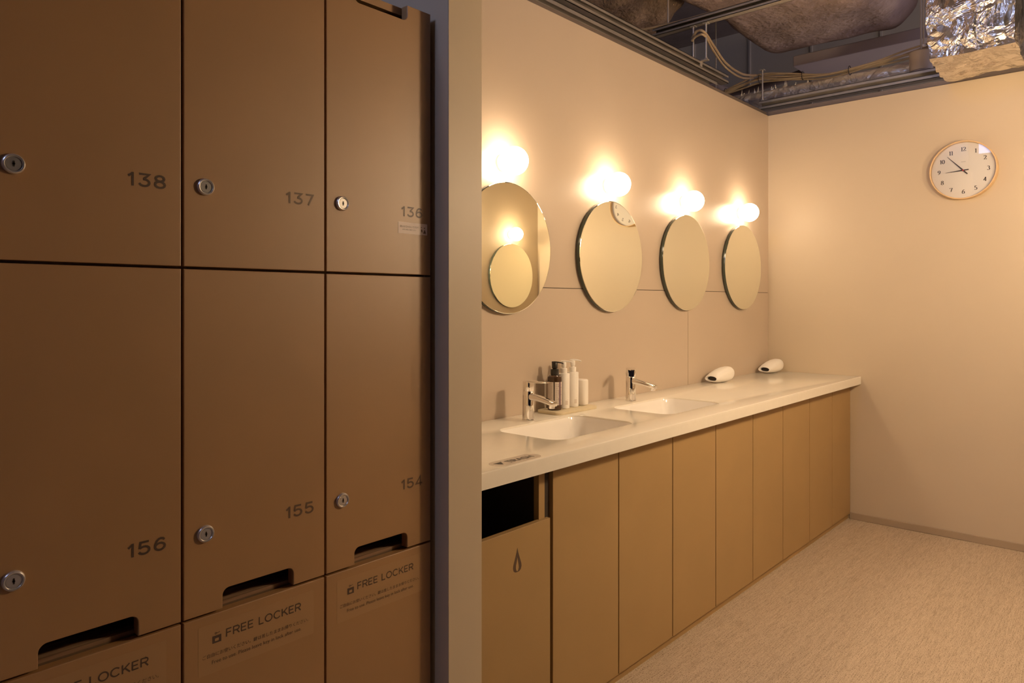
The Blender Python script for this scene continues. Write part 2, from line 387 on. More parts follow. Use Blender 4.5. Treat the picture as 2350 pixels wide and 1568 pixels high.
# the hall beyond and behind
bm = new(); box(bm, -7, 6, 8.0, 8.1, 0, 4.35)
for xx in (-5.6, -4.9, -4.2, -3.5, -2.8, -2.1): box(bm, xx, xx + 0.02, 7.985, 8.0, 0, 4.35)
props(obj('wall_hall_back', bm, 'hall_wall'), kind='structure')
bm = new(); box(bm, -4.6, -4.5, 1.3, 7.0, 0, 4.35)
props(obj('wall_hall_left', bm, 'navy'), kind='structure')
bm = new(); WY0, WY1, WV0, WV1 = 4.9, 7.6, 0.4, 2.5
box(bm, 3.5, 3.6, 4.27, WY0, 0, 4.35); box(bm, 3.5, 3.6, WY1, 8, 0, 4.35); box(bm, 3.5, 3.6, WY0, WY1, 0, WV0); box(bm, 3.5, 3.6, WY0, WY1, WV1, 4.35)
props(obj('wall_hall_right', bm, 'hall_wall'), kind='structure')
bm = new(); box(bm, 3.57, 3.59, WY0, WY1, WV0, WV1)
w2n = obj('added_window', bm, 'glow_hall'); props(w2n, kind='structure')  # added unseen window, cool fill for the ducts and hall beyond
bm = new(); box(bm, 3.52, 3.57, 6.22, 6.28, WV0, WV1); obj('window_frame', bm, 'navy', w2n)
WX0, WX1, WZ0, WZ1 = -1.62, -0.66, 3.02, 4.2
bm = new()
box(bm, -7, WX0, -2.2, -2.1, 0, 4.35); box(bm, WX1, 6, -2.2, -2.1, 0, 4.35); box(bm, WX0, WX1, -2.2, -2.1, 0, WZ0); box(bm, WX0, WX1, -2.2, -2.1, WZ1, 4.35)
props(obj('wall_front', bm, 'navy'), kind='structure')
bm = new(); box(bm, WX0, WX1, -2.19, -2.17, WZ0, WZ1)
wn = obj('assumed_window', bm, 'glow'); props(wn, kind='structure')  # unseen window, assumed from the pale reflection in the clock glass
bm = new()
for xx in (-1.14,): box(bm, xx - 0.02, xx + 0.02, -2.17, -2.12, WZ0, WZ1)
obj('window_frame', bm, 'navy', wn)

# ---------------------------------------------------------------- lockers
XL = -1.20
KL = XL / -1.215
def ly(y): return y * KL
def lz(z): return 1.2 + (z - 1.2) * KL
CB = [ly(-0.0345), ly(0.2425), ly(0.521), ly(0.7995), ly(1.0765)]     # column boundaries
ZB = [lz(0.062), lz(0.659), lz(1.257), lz(1.848)]                     # row boundaries
TH = 0.02; GAP = 0.0045
def notch_door(y0, y1, z0, z1, where):
    c, w, hgt, r = (y0 + y1) / 2, 0.0685, 0.034, 0.012
    if where == 'bottom':
        lp = [(y0, z0), (c - w, z0)] + [(c - w + r * (1 - math.cos(a)), z0 + hgt - r + r * math.sin(a)) for a in [PI / 2 * k / 6 for k in range(7)]] \
            + [(c + w - r * (1 - math.sin(a)), z0 + hgt - r + r * math.cos(a)) for a in [PI / 2 * k / 6 for k in range(7)]] + [(c + w, z0), (y1, z0), (y1, z1), (y0, z1)]
    else:
        lp = [(y0, z0), (y1, z0), (y1, z1), (c + w, z1)] + [(c + w - r * (1 - math.cos(a)), z1 - hgt + r - r * math.sin(a)) for a in [PI / 2 * k / 6 for k in range(7)]] \
            + [(c - w + r * (1 - math.sin(a)), z1 - hgt + r - r * math.cos(a)) for a in [PI / 2 * k / 6 for k in range(7)]] + [(c - w, z1), (y0, z1)]
    return lp
def lock_bm(y, z):
    b = new(); m = T(XL, y, z) @ FX
    lathe(b, [(.0145, -.001), (.0145, .002), (.0138, .0042), (.0125, .0052), (.0112, .0050), (.0106, .0040), (.0102, .0028), (.0095, .0028), (.0092, .0036), (.0005, .0036)], m, 40); setmat(b, 0)
    prism(b, [rrect(-.0011, .0011, -.0042, .0042, .0008, 3)], 0.0004, m @ T(0, 0, .0036)); setmat(b, 1)
    prism(b, [circ(0, 0, .0018, 14)], 0.0004, m @ T(0, 0, .0036)); setmat(b, 1)
    return b
rows = [('top', 2, [None, '138', '137', '136']), ('middle', 1, [None, '156', '155', '154']), ('bottom', 0, [None] * 4)]
for rn, ri, nums in rows:
    for ci in range(4):
        y0, y1, z0, z1 = CB[ci], CB[ci + 1], ZB[ri], ZB[ri + 1]
        num = nums[ci]
        if num: lab = 'brown laminate locker numbered %s in the %s row' % (num, rn)
        elif rn == 'bottom' and ci: lab = 'brown locker with a free locker notice, below locker %s' % ('156', '155', '154')[ci - 1]
        else: lab = 'plain brown locker in the %s row, last one before the frame edge' % rn
        t = thing('locker', lab, 'locker', (XL - .25, (y0 + y1) / 2, z0 if ri else 0), group='lockers in three rows')
        b = new(); xb0, xb1, p = -1.70, XL - TH - 0.002, 0.016
        box(b, xb0, xb1, y0, y0 + p, z0, z1); box(b, xb0, xb1, y1 - p, y1, z0, z1)
        box(b, xb0, xb1, y0 + p, y1 - p, z1 - p, z1); box(b, xb0, xb0 + p, y0 + p, y1 - p, z0 + p, z1 - p)
        if ri == 0: box(b, xb0, xb1 - 0.03, y0, y1, 0, z0)
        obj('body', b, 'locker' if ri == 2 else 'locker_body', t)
        b = new(); box(b, xb0 + p, xb1, y0 + p, y1 - p, z0, z0 + 0.006)
        obj('shelf', b, 'wood', t)
        d0, d1, e0, e1 = y0 + GAP / 2, y1 - GAP / 2, z0 + GAP / 2, z1 - (GAP / 2 if ri < 2 else 0)
        b = new(); lp = notch_door(d0, d1, e0, e1, 'top' if ri == 2 else 'bottom')
        prism(b, [lp], TH, T(XL - TH, 0, 0) @ FX, 0.0012, 2)
        d = obj('door', b, 'locker', t, smooth=True, angle=20)
        if ri or ci == 0:
            obj('lock', lock_bm(y0 + 0.0385, (lz(1.397) if ri == 2 else lz(0.800)) if ri else lz(0.20)), ['steel', 'ink'], d, smooth=True)
        if num:
            b = new(); write(b, num, y1 - 0.0855, (lz(1.3855) if ri == 2 else lz(0.7905)), 0.0215, T(XL, 0, 0) @ FX, 0.165, 0.26, width=0.0595)
            obj('number_print', b, 'print_soft' if num == '137' else 'print_mid' if num in ('136', '154', '155') else 'print', d)
        if num == '136':
            b = new(); zz0, zz1, yy0, yy1 = lz(1.348), lz(1.373), ly(0.9815), ly(1.064)
            prism(b, [rrect(yy0, yy1, zz0, zz1, .001, 2)], 0.0004, T(XL, 0, 0) @ FX)
            s = obj('sticker', b, 'sticker', d); s['label'] = 'small pale paper sticker'
            b = new(); m = T(XL, 0, 0) @ FX
            text_bm(b, '鍵はお忘れないですか？', yy0 + .0045, zz0 + .0135, .052, m, h=.0006)
            text_bm(b, 'お帰りの際はご確認ください', yy0 + .011, zz0 + .0078, .038, m, h=.0006)
            cx = yy1 - .011
            prism(b, [[(cx - .001, zz0 + .0035), (cx + .007, zz0 + .0035), (cx + .006, zz0 + .0075), (cx + .0035, zz0 + .0125), (cx + .0015, zz0 + .0085)]], .0001, m @ T(0, 0, .0005))
            prism(b, [circ(cx + .003, zz0 + .0155, .0014, 12)], .0001, m @ T(0, 0, .0005)); prism(b, [circ(cx - .006, zz0 + .0165, .0012, 12)], .0001, m @ T(0, 0, .0005))
            prism(b, [[(cx - .0065, zz0 + .007), (cx - .003, zz0 + .0055), (cx - .0035, zz0 + .0115), (cx - .007, zz0 + .0125)]], .0001, m @ T(0, 0, .0005))
            obj('sticker_print', b, 'print_soft', d)
        if rn == 'bottom' and ci:
            oy = y0 - ly(0.521); m = T(XL, 0, 0) @ FX
            b = new(); prism(b, [rrect(y0 + ly(.0265), y1 - ly(.0265), lz(.555), lz(.640), .002, 3)], 0.0002, m)
            s = obj('notice_film', b, 'film', d); s['label'] = 'clear film notice'
            b = new()
            write(b, 'FREE LOCKER', oy + ly(.5965), lz(.6095), .0140, m, 0.155, 0.10, width=ly(.149), h=.0004)
            text_bm(b, 'ご自由にお使いください。鍵は差したままお帰りください。', oy + ly(.555), lz(.5835), ly(.206), m, h=.0004)
            text_bm(b, 'Free to use. Please leave key in lock after use.', oy + ly(.5715), lz(.5705), ly(.174), m, h=.0004)
            iy, iz = oy + ly(.5725), lz(.6055)
            prism(b, [[(iy, iz), (iy + .0155, iz), (iy + .0155, iz + .0125), (iy, iz + .0125)], rrect(iy + .0042, iy + .0113, iz + .0028, iz + .0078, .0012, 3)], .0001, m @ T(0, 0, .0003))
            prism(b, [circ(iy + .0058, iz + .0165, .0020, 16), circ(iy + .0058, iz + .0165, .0010, 12)], .0001, m @ T(0, 0, .0003))
            prism(b, [[(iy + .0075, iz + .0160), (iy + .0130, iz + .0165), (iy + .0130, iz + .0174), (iy + .0075, iz + .0170)]], .0001, m @ T(0, 0, .0003))
            obj('notice_print', b, 'print', d)

# ---------------------------------------------------------------- vanity
XC, ZC, ZU = -1.195, 0.789, 0.747
BAS = [(1.652, 2.085), (2.302, 2.733)]
b = new(); holes = [rrect(a, c, 1.306, 1.566, 0.05, 8) for a, c in BAS]
outer = [(PY1, 1.195), (YF - .001, 1.195), (YF - .001, -XW - .001), (PY1, -XW - .001)]
ZS = ZC - .012                               # slab underside; the front edge is built up below it
prism(b, [outer] + holes, ZC - ZS, T(0, 0, ZS) @ FZ, 0.0035, 3, False)
box(b, XC - .028, XC, PY1, YF - .001, ZU, ZS)
ct = obj('countertop', b, 'counter', smooth=True, angle=20)
props(ct, 'long cream solid surface countertop along the mirror wall', 'countertop')
m = T(0, 0, ZC) @ FZ
b = new(); prism(b, [rrect(1.293, 1.470, 1.205, 1.2585, .0265, 10)], .0003, m)
tl = obj('trash_sticker', b, 'trash_film', ct); tl['label'] = 'translucent grey pill-shaped sticker'
b = new(); write(b, 'TRASH', 1.347, 1.2195, .0215, m, 0.16, 0.10, width=.098, h=.0006)
prism(b, [[(1.3085, 1.2420), (1.3365, 1.2420), (1.3225, 1.2190)]], .0002, m @ T(0, 0, .0004))
obj('trash_lettering', b, 'ink', tl)
def basin(y0, y1, label):
    x0, x1 = -1.566, -1.306
    t = thing('washbasin', label, 'sink', ((x0 + x1) / 2, (y0 + y1) / 2, 0.62), group='washbasins in the countertop')
    def rg(i, z, r, shift=0.0):
        return [Vector((px, py, z)) for px, py in [(q[0], q[1]) for q in rrect(x0 - .004 + i + shift, x1 + .004 - i * 1.1 + shift * .2, y0 - .004 + i, y1 + .004 - i, r, 8)]]
    b = new(); ring_loft(b, [rg(-.012, ZS - .0005, .06), rg(0, ZS - .0005, .055), rg(.003, .765, .055), rg(.010, .715, .05), rg(.022, .680, .05), rg(.045, .664, .045), rg(.085, .657, .03), rg(.115, .655, .012)], cap0=False)
    bmesh.ops.reverse_faces(b, faces=b.faces)
    o = obj('bowl', b, 'ceramic', t, smooth=True, angle=50)
    sm = o.modifiers.new('thick', 'SOLIDIFY'); sm.thickness = 0.008; sm.offset = -1
    b = new(); lathe(b, [(.022, .6545), (.022, .6575), (.018, .659), (.004, .6585)], T((x0 + x1) / 2 + .0, (y0 + y1) / 2, 0), 24)
    obj('drain', b, 'chrome', t, smooth=True)
basin(*BAS[0], 'white undermount washbasin beneath the tap beside the soap tray')
basin(*BAS[1], 'white undermount washbasin midway along the counter, behind the first basin')

# cabinets under the counter
XD = -1.25
def door_panel(b, y0, y1, z0, z1): return box(b, XD - .018, XD, y0 + .0024, y1 - .0024, z0, z1, .0008, 1)
units = [(1.557, 1.889, 2.227, 'beside the trash unit'), (2.227, 2.556, 2.896, 'under the second basin'), (2.896, 3.221, 3.556, 'under the nearer hair dryer'), (3.556, 3.885, YF - .001, 'against the clock wall')]
for y0, ym, y1, wh in units:
    t = thing('vanity_cabinet', 'tan two-door vanity cabinet %s' % wh, 'cabinet', (-1.48, (y0 + y1) / 2, 0), group='vanity cabinets')
    b = new(); box(b, -1.700, XD - .020, y0, y0 + .016, .03, ZU - .002); box(b, -1.700, XD - .020, y1 - .016, y1, .03, ZU - .002)
    box(b, -1.700, XD - .020, y0 + .016, y1 - .016, .03, .046); box(b, -1.700, -1.690, y0 + .016, y1 - .016, .046, ZU - .002)
    box(b, XD - .04, XD - .020, ym - .012, ym + .012, .046, ZU - .002)
    obj('body', b, 'dark', t)
    for a, c in ((y0, ym), (ym, y1)):
        b = new(); door_panel(b, a, c, .029, ZU - .006); obj('door', b, 'vanity', t)
    b = new(); box(b, XD - .028, XD - .012, y0, y1 - .0005, 0, .027); obj('toe_kick', b, 'vanity', t)
t = thing('trash_cabinet', 'tan trash unit with open slot and flame symbol beside the partition', 'trash cabinet', (-1.48, 1.37, 0))
b = new(); ya, yb = PY1 + .001, 1.553
box(b, -1.700, XD - .055, ya, ya + .014, .03, ZU - .002); box(b, -1.700, XD - .012, yb - .016, yb, .03, ZU - .002); setmat(b, 0)
box(b, -1.700, -1.688, ya + .014, yb - .016, .03, ZU - .002); box(b, -1.688, XD - .03, ya + .014, yb - .016, .03, .045); setmat(b, 0)
obj('body', b, 'dark', t)
b = new(); box(b, XD - .03, XD - .012, 1.512, 1.537, .045, ZU - .002); obj('side_frame', b, 'vanity', t)
b = new(); box(b, XD - .018, XD, ya, 1.5475, .029, .598, .001, 1); pn = obj('front_panel', b, 'vanity', t)
b = new(); lft = [(0, 1), (-.10, .80), (-.26, .55), (-.42, .32), (-.45, .20), (-.38, .08), (-.22, .015), (0, 0)]
def flame(pts, cx, cz, w, h): 
    full = pts + [(-x, z) for x, z in pts[-2:0:-1]]
    return [(cx + x * w, cz + z * h) for x, z in full]
inner = [(.02, .62), (-.05, .45), (-.14, .28), (-.15, .16), (-.08, .06), (.02, .03), (.10, .06), (.17, .16), (.15, .28), (.08, .45)]
prism(b, [flame(lft, 1.409, .4855, .0375, .0645), [(1.409 + x * .0375, .4855 + z * .0645) for x, z in inner]], .0003, T(XD, 0, 0) @ FX)
obj('flame_symbol', b, 'print', pn)
b = new(); box(b, XD - .028, XD - .012, ya, yb, 0, .027); obj('toe_kick', b, 'vanity', t)

# ---------------------------------------------------------------- taps
def tap(loc, lever, label):
    t = thing('faucet', label, 'tap', loc, group='chrome taps on the counter')
    b = new(); lathe(b, [(.0225, 0), (.0225, .0035), (.0210, .005), (.0205, .05), (.0205, .098), (.0190, .1005)], None, 40)
    obj('tap_body', b, 'chrome', t, True, True)
    b = new(); rings = []
    for k, (x, z, hw, hh) in enumerate([(.008, .083, .0150, .0125), (.030, .0815, .0140, .0108), (.060, .0775, .0132, .0090), (.090, .0715, .0132, .0082), (.112, .0665, .0135, .0078), (.118, .065, .0125, .0068)]):
        rings.append([Vector((x, q[0], z + q[1])) for q in rrect(-hw, hw, -hh, hh, min(hw, hh) * .75, 5)])
    ring_loft(b, rings)
    sp = obj('spout', b, 'chrome', t, True, True, 50)
    b = new(); lathe(b, [(.0095, .050), (.0105, .052), (.0105, .064)], T(.104, 0, 0), 24); obj('aerator', b, 'chrome', sp, True, True)
    b = new(); rot = Matrix.Rotation(lever, 4, 'Z')
    lathe(b, [(.0185, .1005), (.0200, .1035), (.0200, .132), (.0190, .1345)], rot, 40)
    for v in list(b.verts):                      # flat face towards the lever side
        p = rot.inverted() @ v.co
        if p.x > .0145: p.x = .0145; v.co = rot @ p
    rings = []
    for x, hw, z0, z1 in ((-.004, .0185, .1300, .1375), (.020, .0165, .1305, .1370), (.055, .0120, .1310, .1358), (.076, .0105, .1315, .1352), (.079, .0085, .1320, .1347)):
        rings.append([rot @ Vector((x, q[0], q[1])) for q in rrect(-hw, hw, z0, z1, .0016, 3)])
    ring_loft(b, rings)
    obj('lever_handle', b, 'chrome', t, True, True, 40)
tap((-1.613, 1.876, ZC), math.radians(8), 'chrome single-lever tap just before the soap bottles')
tap((-1.611, 2.524, ZC), math.radians(-52), 'chrome single-lever tap standing past the soap tray')

# ---------------------------------------------------------------- soap tray and bottles
TX0, TX1, TY0, TY1 = -1.703, -1.588, 2.016, 2.266
b = new(); prism(b, [rrect(TX0, TX1, TY0, TY1, .028, 8)], .0105, T(0, 0, ZC), .0015, 2)
props(obj('soap_tray', b, 'tray', smooth=True), 'pale beige stone tray holding the soap bottles', 'tray')
ZTY = ZC + .0105
def pump_bottle(loc, r, hb, hn, ht, body, pump, label, rz, labels=False, shoulder='flat'):
    t = thing('pump_bottle', label, 'bottle', loc, rz, group='pump bottles on the tray')
    b = new()
    if shoulder == 'round': pr = [(r * .9, 0), (r, .003), (r, hb - .010), (r * .97, hb - .005), (r * .80, hb - .0005), (r * .50, hb + .002), (r * .46, hb + .004)]
    else: pr = [(r * .93, 0), (r, .002), (r, hb - .002), (r * .96, hb), (r * .55, hb + .0005), (r * .5, hb + .001)]
    lathe(b, pr, None, 40); obj('bottle_body', b, body, t, True, True)
    b = new(); lathe(b, [(r * .56, hb), (r * .58, hb + .001), (r * .58, hb + hn), (r * .52, hb + hn + .001), (r * .26, hb + hn + .002)], None, 32)
    obj('collar', b, pump, t, True, True)
    b = new(); z0 = hb + hn
    lathe(b, [(r * .30, z0), (r * .30, ht - .026), (r * .41, ht - .024), (r * .42, ht - .006), (r * .38, ht - .004)], None, 24)
    rings = []
    for x, hw, zc, hh in ((-.010, .0062, ht - .003, .0030), (.002, .0066, ht - .0025, .0034), (.016, .0044, ht - .0030, .0026), (.026, .0036, ht - .0045, .0022), (.033, .0032, ht - .0075, .0019)):
        rings.append([Vector((x, q[0], zc + q[1])) for q in rrect(-hw, hw, -hh, hh, hh * .7, 4)])
    ring_loft(b, rings)
    obj('pump', b, pump, t, True, True, 50)
    return t
def wrap(bm_, r, a0, a1, z0, z1, n=14):
    vs = [[bm_.verts.new((r * math.cos(math.radians(a0 + (a1 - a0) * k / n)), r * math.sin(math.radians(a0 + (a1 - a0) * k / n)), z)) for k in range(n + 1)] for z in (z0, z1)]
    for k in range(n): bm_.faces.new((vs[0][k], vs[0][k + 1], vs[1][k + 1], vs[1][k]))
bk = pump_bottle((-1.652, 2.071, ZTY), .0262, .127, .022, .178, 'amber', 'black_plastic', 'dark brown bottle with black pump and pale labels', math.radians(25), shoulder='round')
b = new(); wrap(b, .0264, -150, -86, .019, .104); setmat(b, 0); wrap(b, .0264, -76, 30, .019, .104); setmat(b, 0)
rnd = random.Random(4)
for k in range(17):                                       # lines of print
    wrap(b, .02655, -146, -96 - rnd.random() * 8, .023 + k * .0047, .0241 + k * .0047, 8); setmat(b, 1)
for k in range(11):
    a = -70 + rnd.random() * 3
    wrap(b, .02655, a, a + 10 + 14 * rnd.random(), .026 + k * .0068, .0272 + k * .0068, 6); setmat(b, 1)
wrap(b, .0265, -40, -18, .019, .104); setmat(b, 2)
for k in range(16):
    wrap(b, .02658, -47 + rnd.random() * 10, -22 + rnd.random() * 12, .020 + k * .0052, .0225 + k * .0052, 6); setmat(b, 2)
M['label_paper'] = mat('label_paper', (0.66, 0.58, 0.52), 0.5); M['label_plum'] = mat('label_plum', (0.16, 0.10, 0.12), 0.5); M['label_ink'] = mat('label_ink', (0.34, 0.28, 0.25), 0.5)
obj('paper_label', b, ['label_paper', 'label_ink', 'label_plum'], bk, True, True)
def faint(t, r, rz):
    b = new()
    for k in range(13): wrap(b, r + .0002, -32 + rz, -27 + rz, .040 + k * .0058, .0428 + k * .0058, 3)
    wrap(b, r + .0002, -60 + rz, -30 + rz, .014, .030, 6); wrap(b, r + .0002, -42 + rz, -28 + rz, .0335, .0352, 4)
    obj('faint_print', b, 'faint', t, True, True)
w1 = pump_bottle((-1.652, 2.1255, ZTY), .0222, .130, .0185, .178, 'white_plastic', 'white_plastic', 'shorter-standing white pump bottle directly beside the dark bottle', math.radians(32)); faint(w1, .0222, -8)
w2 = pump_bottle((-1.652, 2.181, ZTY), .0222, .131, .0185, .180, 'white_plastic', 'white_plastic', 'white pump bottle beside the low white canister', math.radians(32)); faint(w2, .0222, -8)
t = thing('canister', 'low white rounded-square canister at the tray end', 'canister', (-1.650, 2.2355, ZTY), math.radians(12))
b = new(); h_ = .099; rings = []
for i, z in ((.004, 0), (.0008, .002), (0, .005), (0, h_ - .014), (.0005, h_ - .003), (.003, h_)): rings.append([Vector((q[0], q[1], z)) for q in rrect(-.022 + i, .022 - i, -.022 + i, .022 - i, .011, 6)])
ring_loft(b, rings); obj('canister_body', b, 'white_matte', t, True, True)

# ---------------------------------------------------------------- hair dryers
def dryer(loc, rz, label):
    t = thing('hair_dryer', label, 'hair dryer', loc, rz, group='hair dryers on the counter')
    b = new(); L_ = .173; rings = []
    S = [(y_, a_, b_, c_ - .003) for y_, a_, b_, c_ in [(0, .0365, .0140, .0270), (.010, .0385, .0185, .0290), (.030, .0400, .0265, .0330), (.066, .0405, .0335, .0385), (.102, .0412, .0370, .0415), (.132, .0400, .0375, .0430),
         (.152, .0368, .0345, .0440), (.164, .0310, .0288, .0440), (.171, .0220, .0200, .0440), (L_, .0095, .0085, .0440)]]
    n = 28
    for y, hw, hh, zc in S:
        rings.append([Vector((hw * math.copysign(abs(math.cos(a)) ** .9, math.cos(a)), y + (zc - .024 + hh * math.sin(a)) * .15, zc + hh * math.copysign(abs(math.sin(a)) ** .9, math.sin(a)))) for a in [2 * PI * k / n for k in range(n)]])
    ring_loft(b, rings, cap0=False)
    # the lip turns into the outlet
    r0 = rings[0]; c0 = sum(r0, Vector()) / n
    ins = [[c0 + (p - c0) * f + Vector((0, d, 0)) for p in r0] for f, d in ((1, 0), (.84, -.0012), (.80, .004), (.78, .02))]
    t2 = new(); ring_loft(t2, ins[::-1], cap0=False, cap1=False); me = bpy.data.meshes.new('tmp'); t2.to_mesh(me); t2.free(); b.from_mesh(me); bpy.data.meshes.remove(me)
    bmesh.ops.remove_doubles(b, verts=b.verts, dist=1e-6)
    obj('dryer_body', b, 'white_plastic', t, True, True, 60)
    b = new(); vs = [b.verts.new(p) for p in [c0 + (p - c0) * .79 + Vector((0, .018, 0)) for p in r0]]; b.faces.new(vs)
    obj('air_outlet', b, 'black_plastic', t, local=True)
    b = new(); box(b, -.008, .008, .100, .120, 0, .013, .002, 2); obj('foot', b, 'white_plastic', t, local=True)
dryer((-1.650, 3.322, ZC), math.radians(-6), 'white hair dryer lying past the second tap')
dryer((-1.650, 3.975, ZC), math.radians(-6), 'white hair dryer lying in the corner by the clock wall')

# ---------------------------------------------------------------- mirrors and lamps
def wall_mirror(loc, frame, label, grp):
    t = thing('round_mirror', label, 'mirror', loc, group=grp)
    b = new(); lathe(b, [(.120, 0), (.120, .006), (.2315, .006), (.2325, .007), (.2325, .0205), (.2318, .0215)], frame, 96)
    obj('mirror_back', b, 'mirror_edge', t, True, True)
    b = new(); lathe(b, [(.2318, .0215), (.2300, .0222), (.2290, .0223)], frame, 96)
    obj('mirror_glass', b, 'mirror', t, False, True)
def wall_lamp(loc, frame, label, grp, glass='lamp', r=.05):
    t = thing('globe_lamp', label, 'lamp', loc, group=grp)
    b = new(); lathe(b, [(.030, 0), (.030, .008), (.026, .012), (.022, .016)], frame, 32); obj('wall_plate', b, 'white_matte', t, True, True)
    b = new(); lathe(b, [(.012, .0115)] + [(r * math.sin(a), .010 + r - r * math.cos(a)) for a in [PI * (k + 1.5) / 24 for k in range(22)]] + [(.002, .010 + 2 * r)], frame, 32); obj('globe', b, glass, t, True, True)
MY = [1.862, 2.508, 3.153, 3.795]; ords = ['nearest the partition', 'behind the soap bottles', 'third along from the partition', 'nearest the clock wall']
GYL = [(1.846, 1.688), (2.496, 1.686), (3.144, 1.684), (3.781, 1.688)]
for y, (gy, gz), w in zip(MY, GYL, ords):
    w2_ = w if 'bottles' not in w else 'second along from the partition, reflecting the clock'
    wall_mirror((XW, y, 1.388), FX, 'round frameless wall mirror ' + w2_, 'round mirrors over the counter')
    wall_lamp((XW, gy, gz), FX, 'lit globe wall lamp above the mirror ' + w.replace('behind the soap bottles', 'that reflects the clock'), 'globe lamps over the mirrors')
for y, w in ((3.865, 'reflected in the first mirror'), (3.215, 'on the wall facing the counter, middle of three'), (2.42, 'unseen on the wall facing the counter, nearest the entrance')):  # globe nearest the entrance is added, extra bright to reach lockers and partition
    wall_mirror((XR, y, 1.388), FXN, 'round frameless mirror ' + w, 'round mirrors facing the counter')
    wall_lamp((XR, y + .005, 1.688), FXN, 'lit globe lamp ' + w, 'globe lamps facing the counter', *(('lamp_right', .09) if y < 3 else ('lamp_right', .05) if y < 3.5 else ('lamp', .05)))

t = thing('added_pendant', 'added unseen round pendant lamp in the hall beyond the clock wall', 'lamp', (-.2, 6.4, 2.18))  # added out of view to brighten the hall wall and beam undersides
b = new(); tube(b, [(-.2, 6.4, 2.42), (-.2, 6.4, 4.35)], .004, 8); obj('cord', b, 'tie', t, True)
b = new(); lathe(b, [(.12 * math.sin(a), 2.30 - .12 * math.cos(a)) for a in [PI * (k + .5) / 24 for k in range(24)]], T(-.2, 6.4, 0), 32)
M['lamp_hall'] = mat('added_pendant_glow', (.9, .9, .88), .3, emit=((1.0, .82, .62), 65.0)); obj('globe', b, 'lamp_hall', t, True)

# ---------------------------------------------------------------- clock
t = thing('wall_clock', 'round wall clock with pale plywood rim on the bare wall', 'clock', (-.711, YF, 1.8555))
R_ = .1455; mc = T(-.711, YF, 1.8555) @ FY
b = new(); lathe(b, [(R_ - .004, 0), (R_, .002), (R_, .044), (R_ - .0015, .046), (R_ - .0045, .046), (R_ - .006, .0445), (R_ - .006, .020), (R_ - .012, .016), (R_ - .012, .004)], mc, 96)
obj('rim', b, 'ply', t, True)
b = new(); lathe(b, [(.1395, .016), (.1393, .021), (.002, .0212)], mc, 96); fc = obj('face', b, 'clock_face', t, True)
for k in range(1, 13):
    b = new(); a = math.radians(90 - 30 * k); serif(b, str(k), .106 * math.cos(a), .106 * math.sin(a), .0205, mc @ T(0, 0, .0213))
    obj('numeral', b, 'ink', fc)
b = new(); prism(b, [rrect(-.010, .010, .042, .0438, .0006, 2)], .0002, mc @ T(0, 0, .0213)); obj('faint_mark', b, 'ink_grey', fc)
def hand(name, deg, ln, tail, w, z):
    b = new(); a = math.radians(-deg)
    prism(b, [[(-w * .75, -tail), (w * .75, -tail), (w, 0), (.0006, ln), (-.0006, ln), (-w, 0)]], .0008, mc @ T(0, 0, z) @ Matrix.Rotation(a, 4, 'Z'))
    obj(name, b, 'ink', t)
hand('hour_hand', 266, .077, .0235, .0034, .0250); hand('minute_hand', 317.5, .101, .0275, .0030, .0275)
b = new(); lathe(b, [(.0038, .0212), (.0038, .0295), (.003, .0303)], mc, 20); obj('center_pin', b, 'red', t, True)
b = new(); lathe(b, [(.1393, .0405), (.1393, .0415)], mc, 96); obj('cover_glass', b, 'glass', t)

# ---------------------------------------------------------------- above the walls
def chan(name, a, c, axis, w, h, th, label, cat, material='galv', group=None, lip=True):
    """open steel channel from a to c; a and c give the lower outer corner"""
    b = new(); (x0, y0, z0), (x1, y1, z1) = a, c
    if axis == 'y':
        box(b, x0, x0 + th, y0, y1, z0, z0 + h); box(b, x0, x0 + w, y0, y1, z0 + h - th, z0 + h); box(b, x0, x0 + w, y0, y1, z0, z0 + th)
        if lip: box(b, x0 + w - th, x0 + w, y0, y1, z0, z0 + h * .3); box(b, x0 + w - th, x0 + w, y0, y1, z0 + h * .7, z0 + h)
    else:
        box(b, x0, x1, y0 + w - th, y0 + w, z0, z0 + h); box(b, x0, x1, y0, y0 + w, z0 + h - th, z0 + h); box(b, x0, x1, y0, y0 + w, z0, z0 + th)
        if lip: box(b, x0, x1, y0, y0 + th, z0, z0 + h * .3); box(b, x0, x1, y0, y0 + th, z0 + h * .7, z0 + h)
    return props(obj(name, b, material), label, cat, group)
chan('steel_channel', (-1.815, 1.21, 2.334), (-1.815, 3.625, 2.334), 'y', .05, .058, .0025, 'lower steel channel running along the top of the mirror wall', 'channel')
chan('steel_channel', (-1.815, 1.21, 2.418), (-1.815, 3.775, 2.418), 'y', .045, .045, .0025, 'upper steel channel running above the mirror wall', 'channel')
b = new(); box(b, XW - .085, XW - .010, PY1, YF, ZT + .0, ZT + .004); box(b, XW - .012, XW - .010, PY1, YF, ZT, ZT + .022)
props(obj('wall_track', b, 'track'), 'dark metal track capping the mirror wall', 'track')
b = new(); box(b, XW - .01, XR + .09, YF + .012, YF + .085, ZT, ZT + .004); box(b, XW - .01, XR + .09, YF + .012, YF + .0145, ZT, ZT + .028)
props(obj('wall_track', b, 'track'), 'dark metal track capping the clock wall', 'track')
chan('steel_channel', (-1.79, 4.235, 2.366), (.2, 4.235, 2.366), 'x', .045, .052, .0025, 'steel channel running along the top of the clock wall', 'channel')
chan('strut_channel', (-2.05, 3.43, 2.655), (0.4, 3.43, 2.655), 'x', .041, .041, .0025, 'slotted strut channel hung across the open ceiling', 'channel')
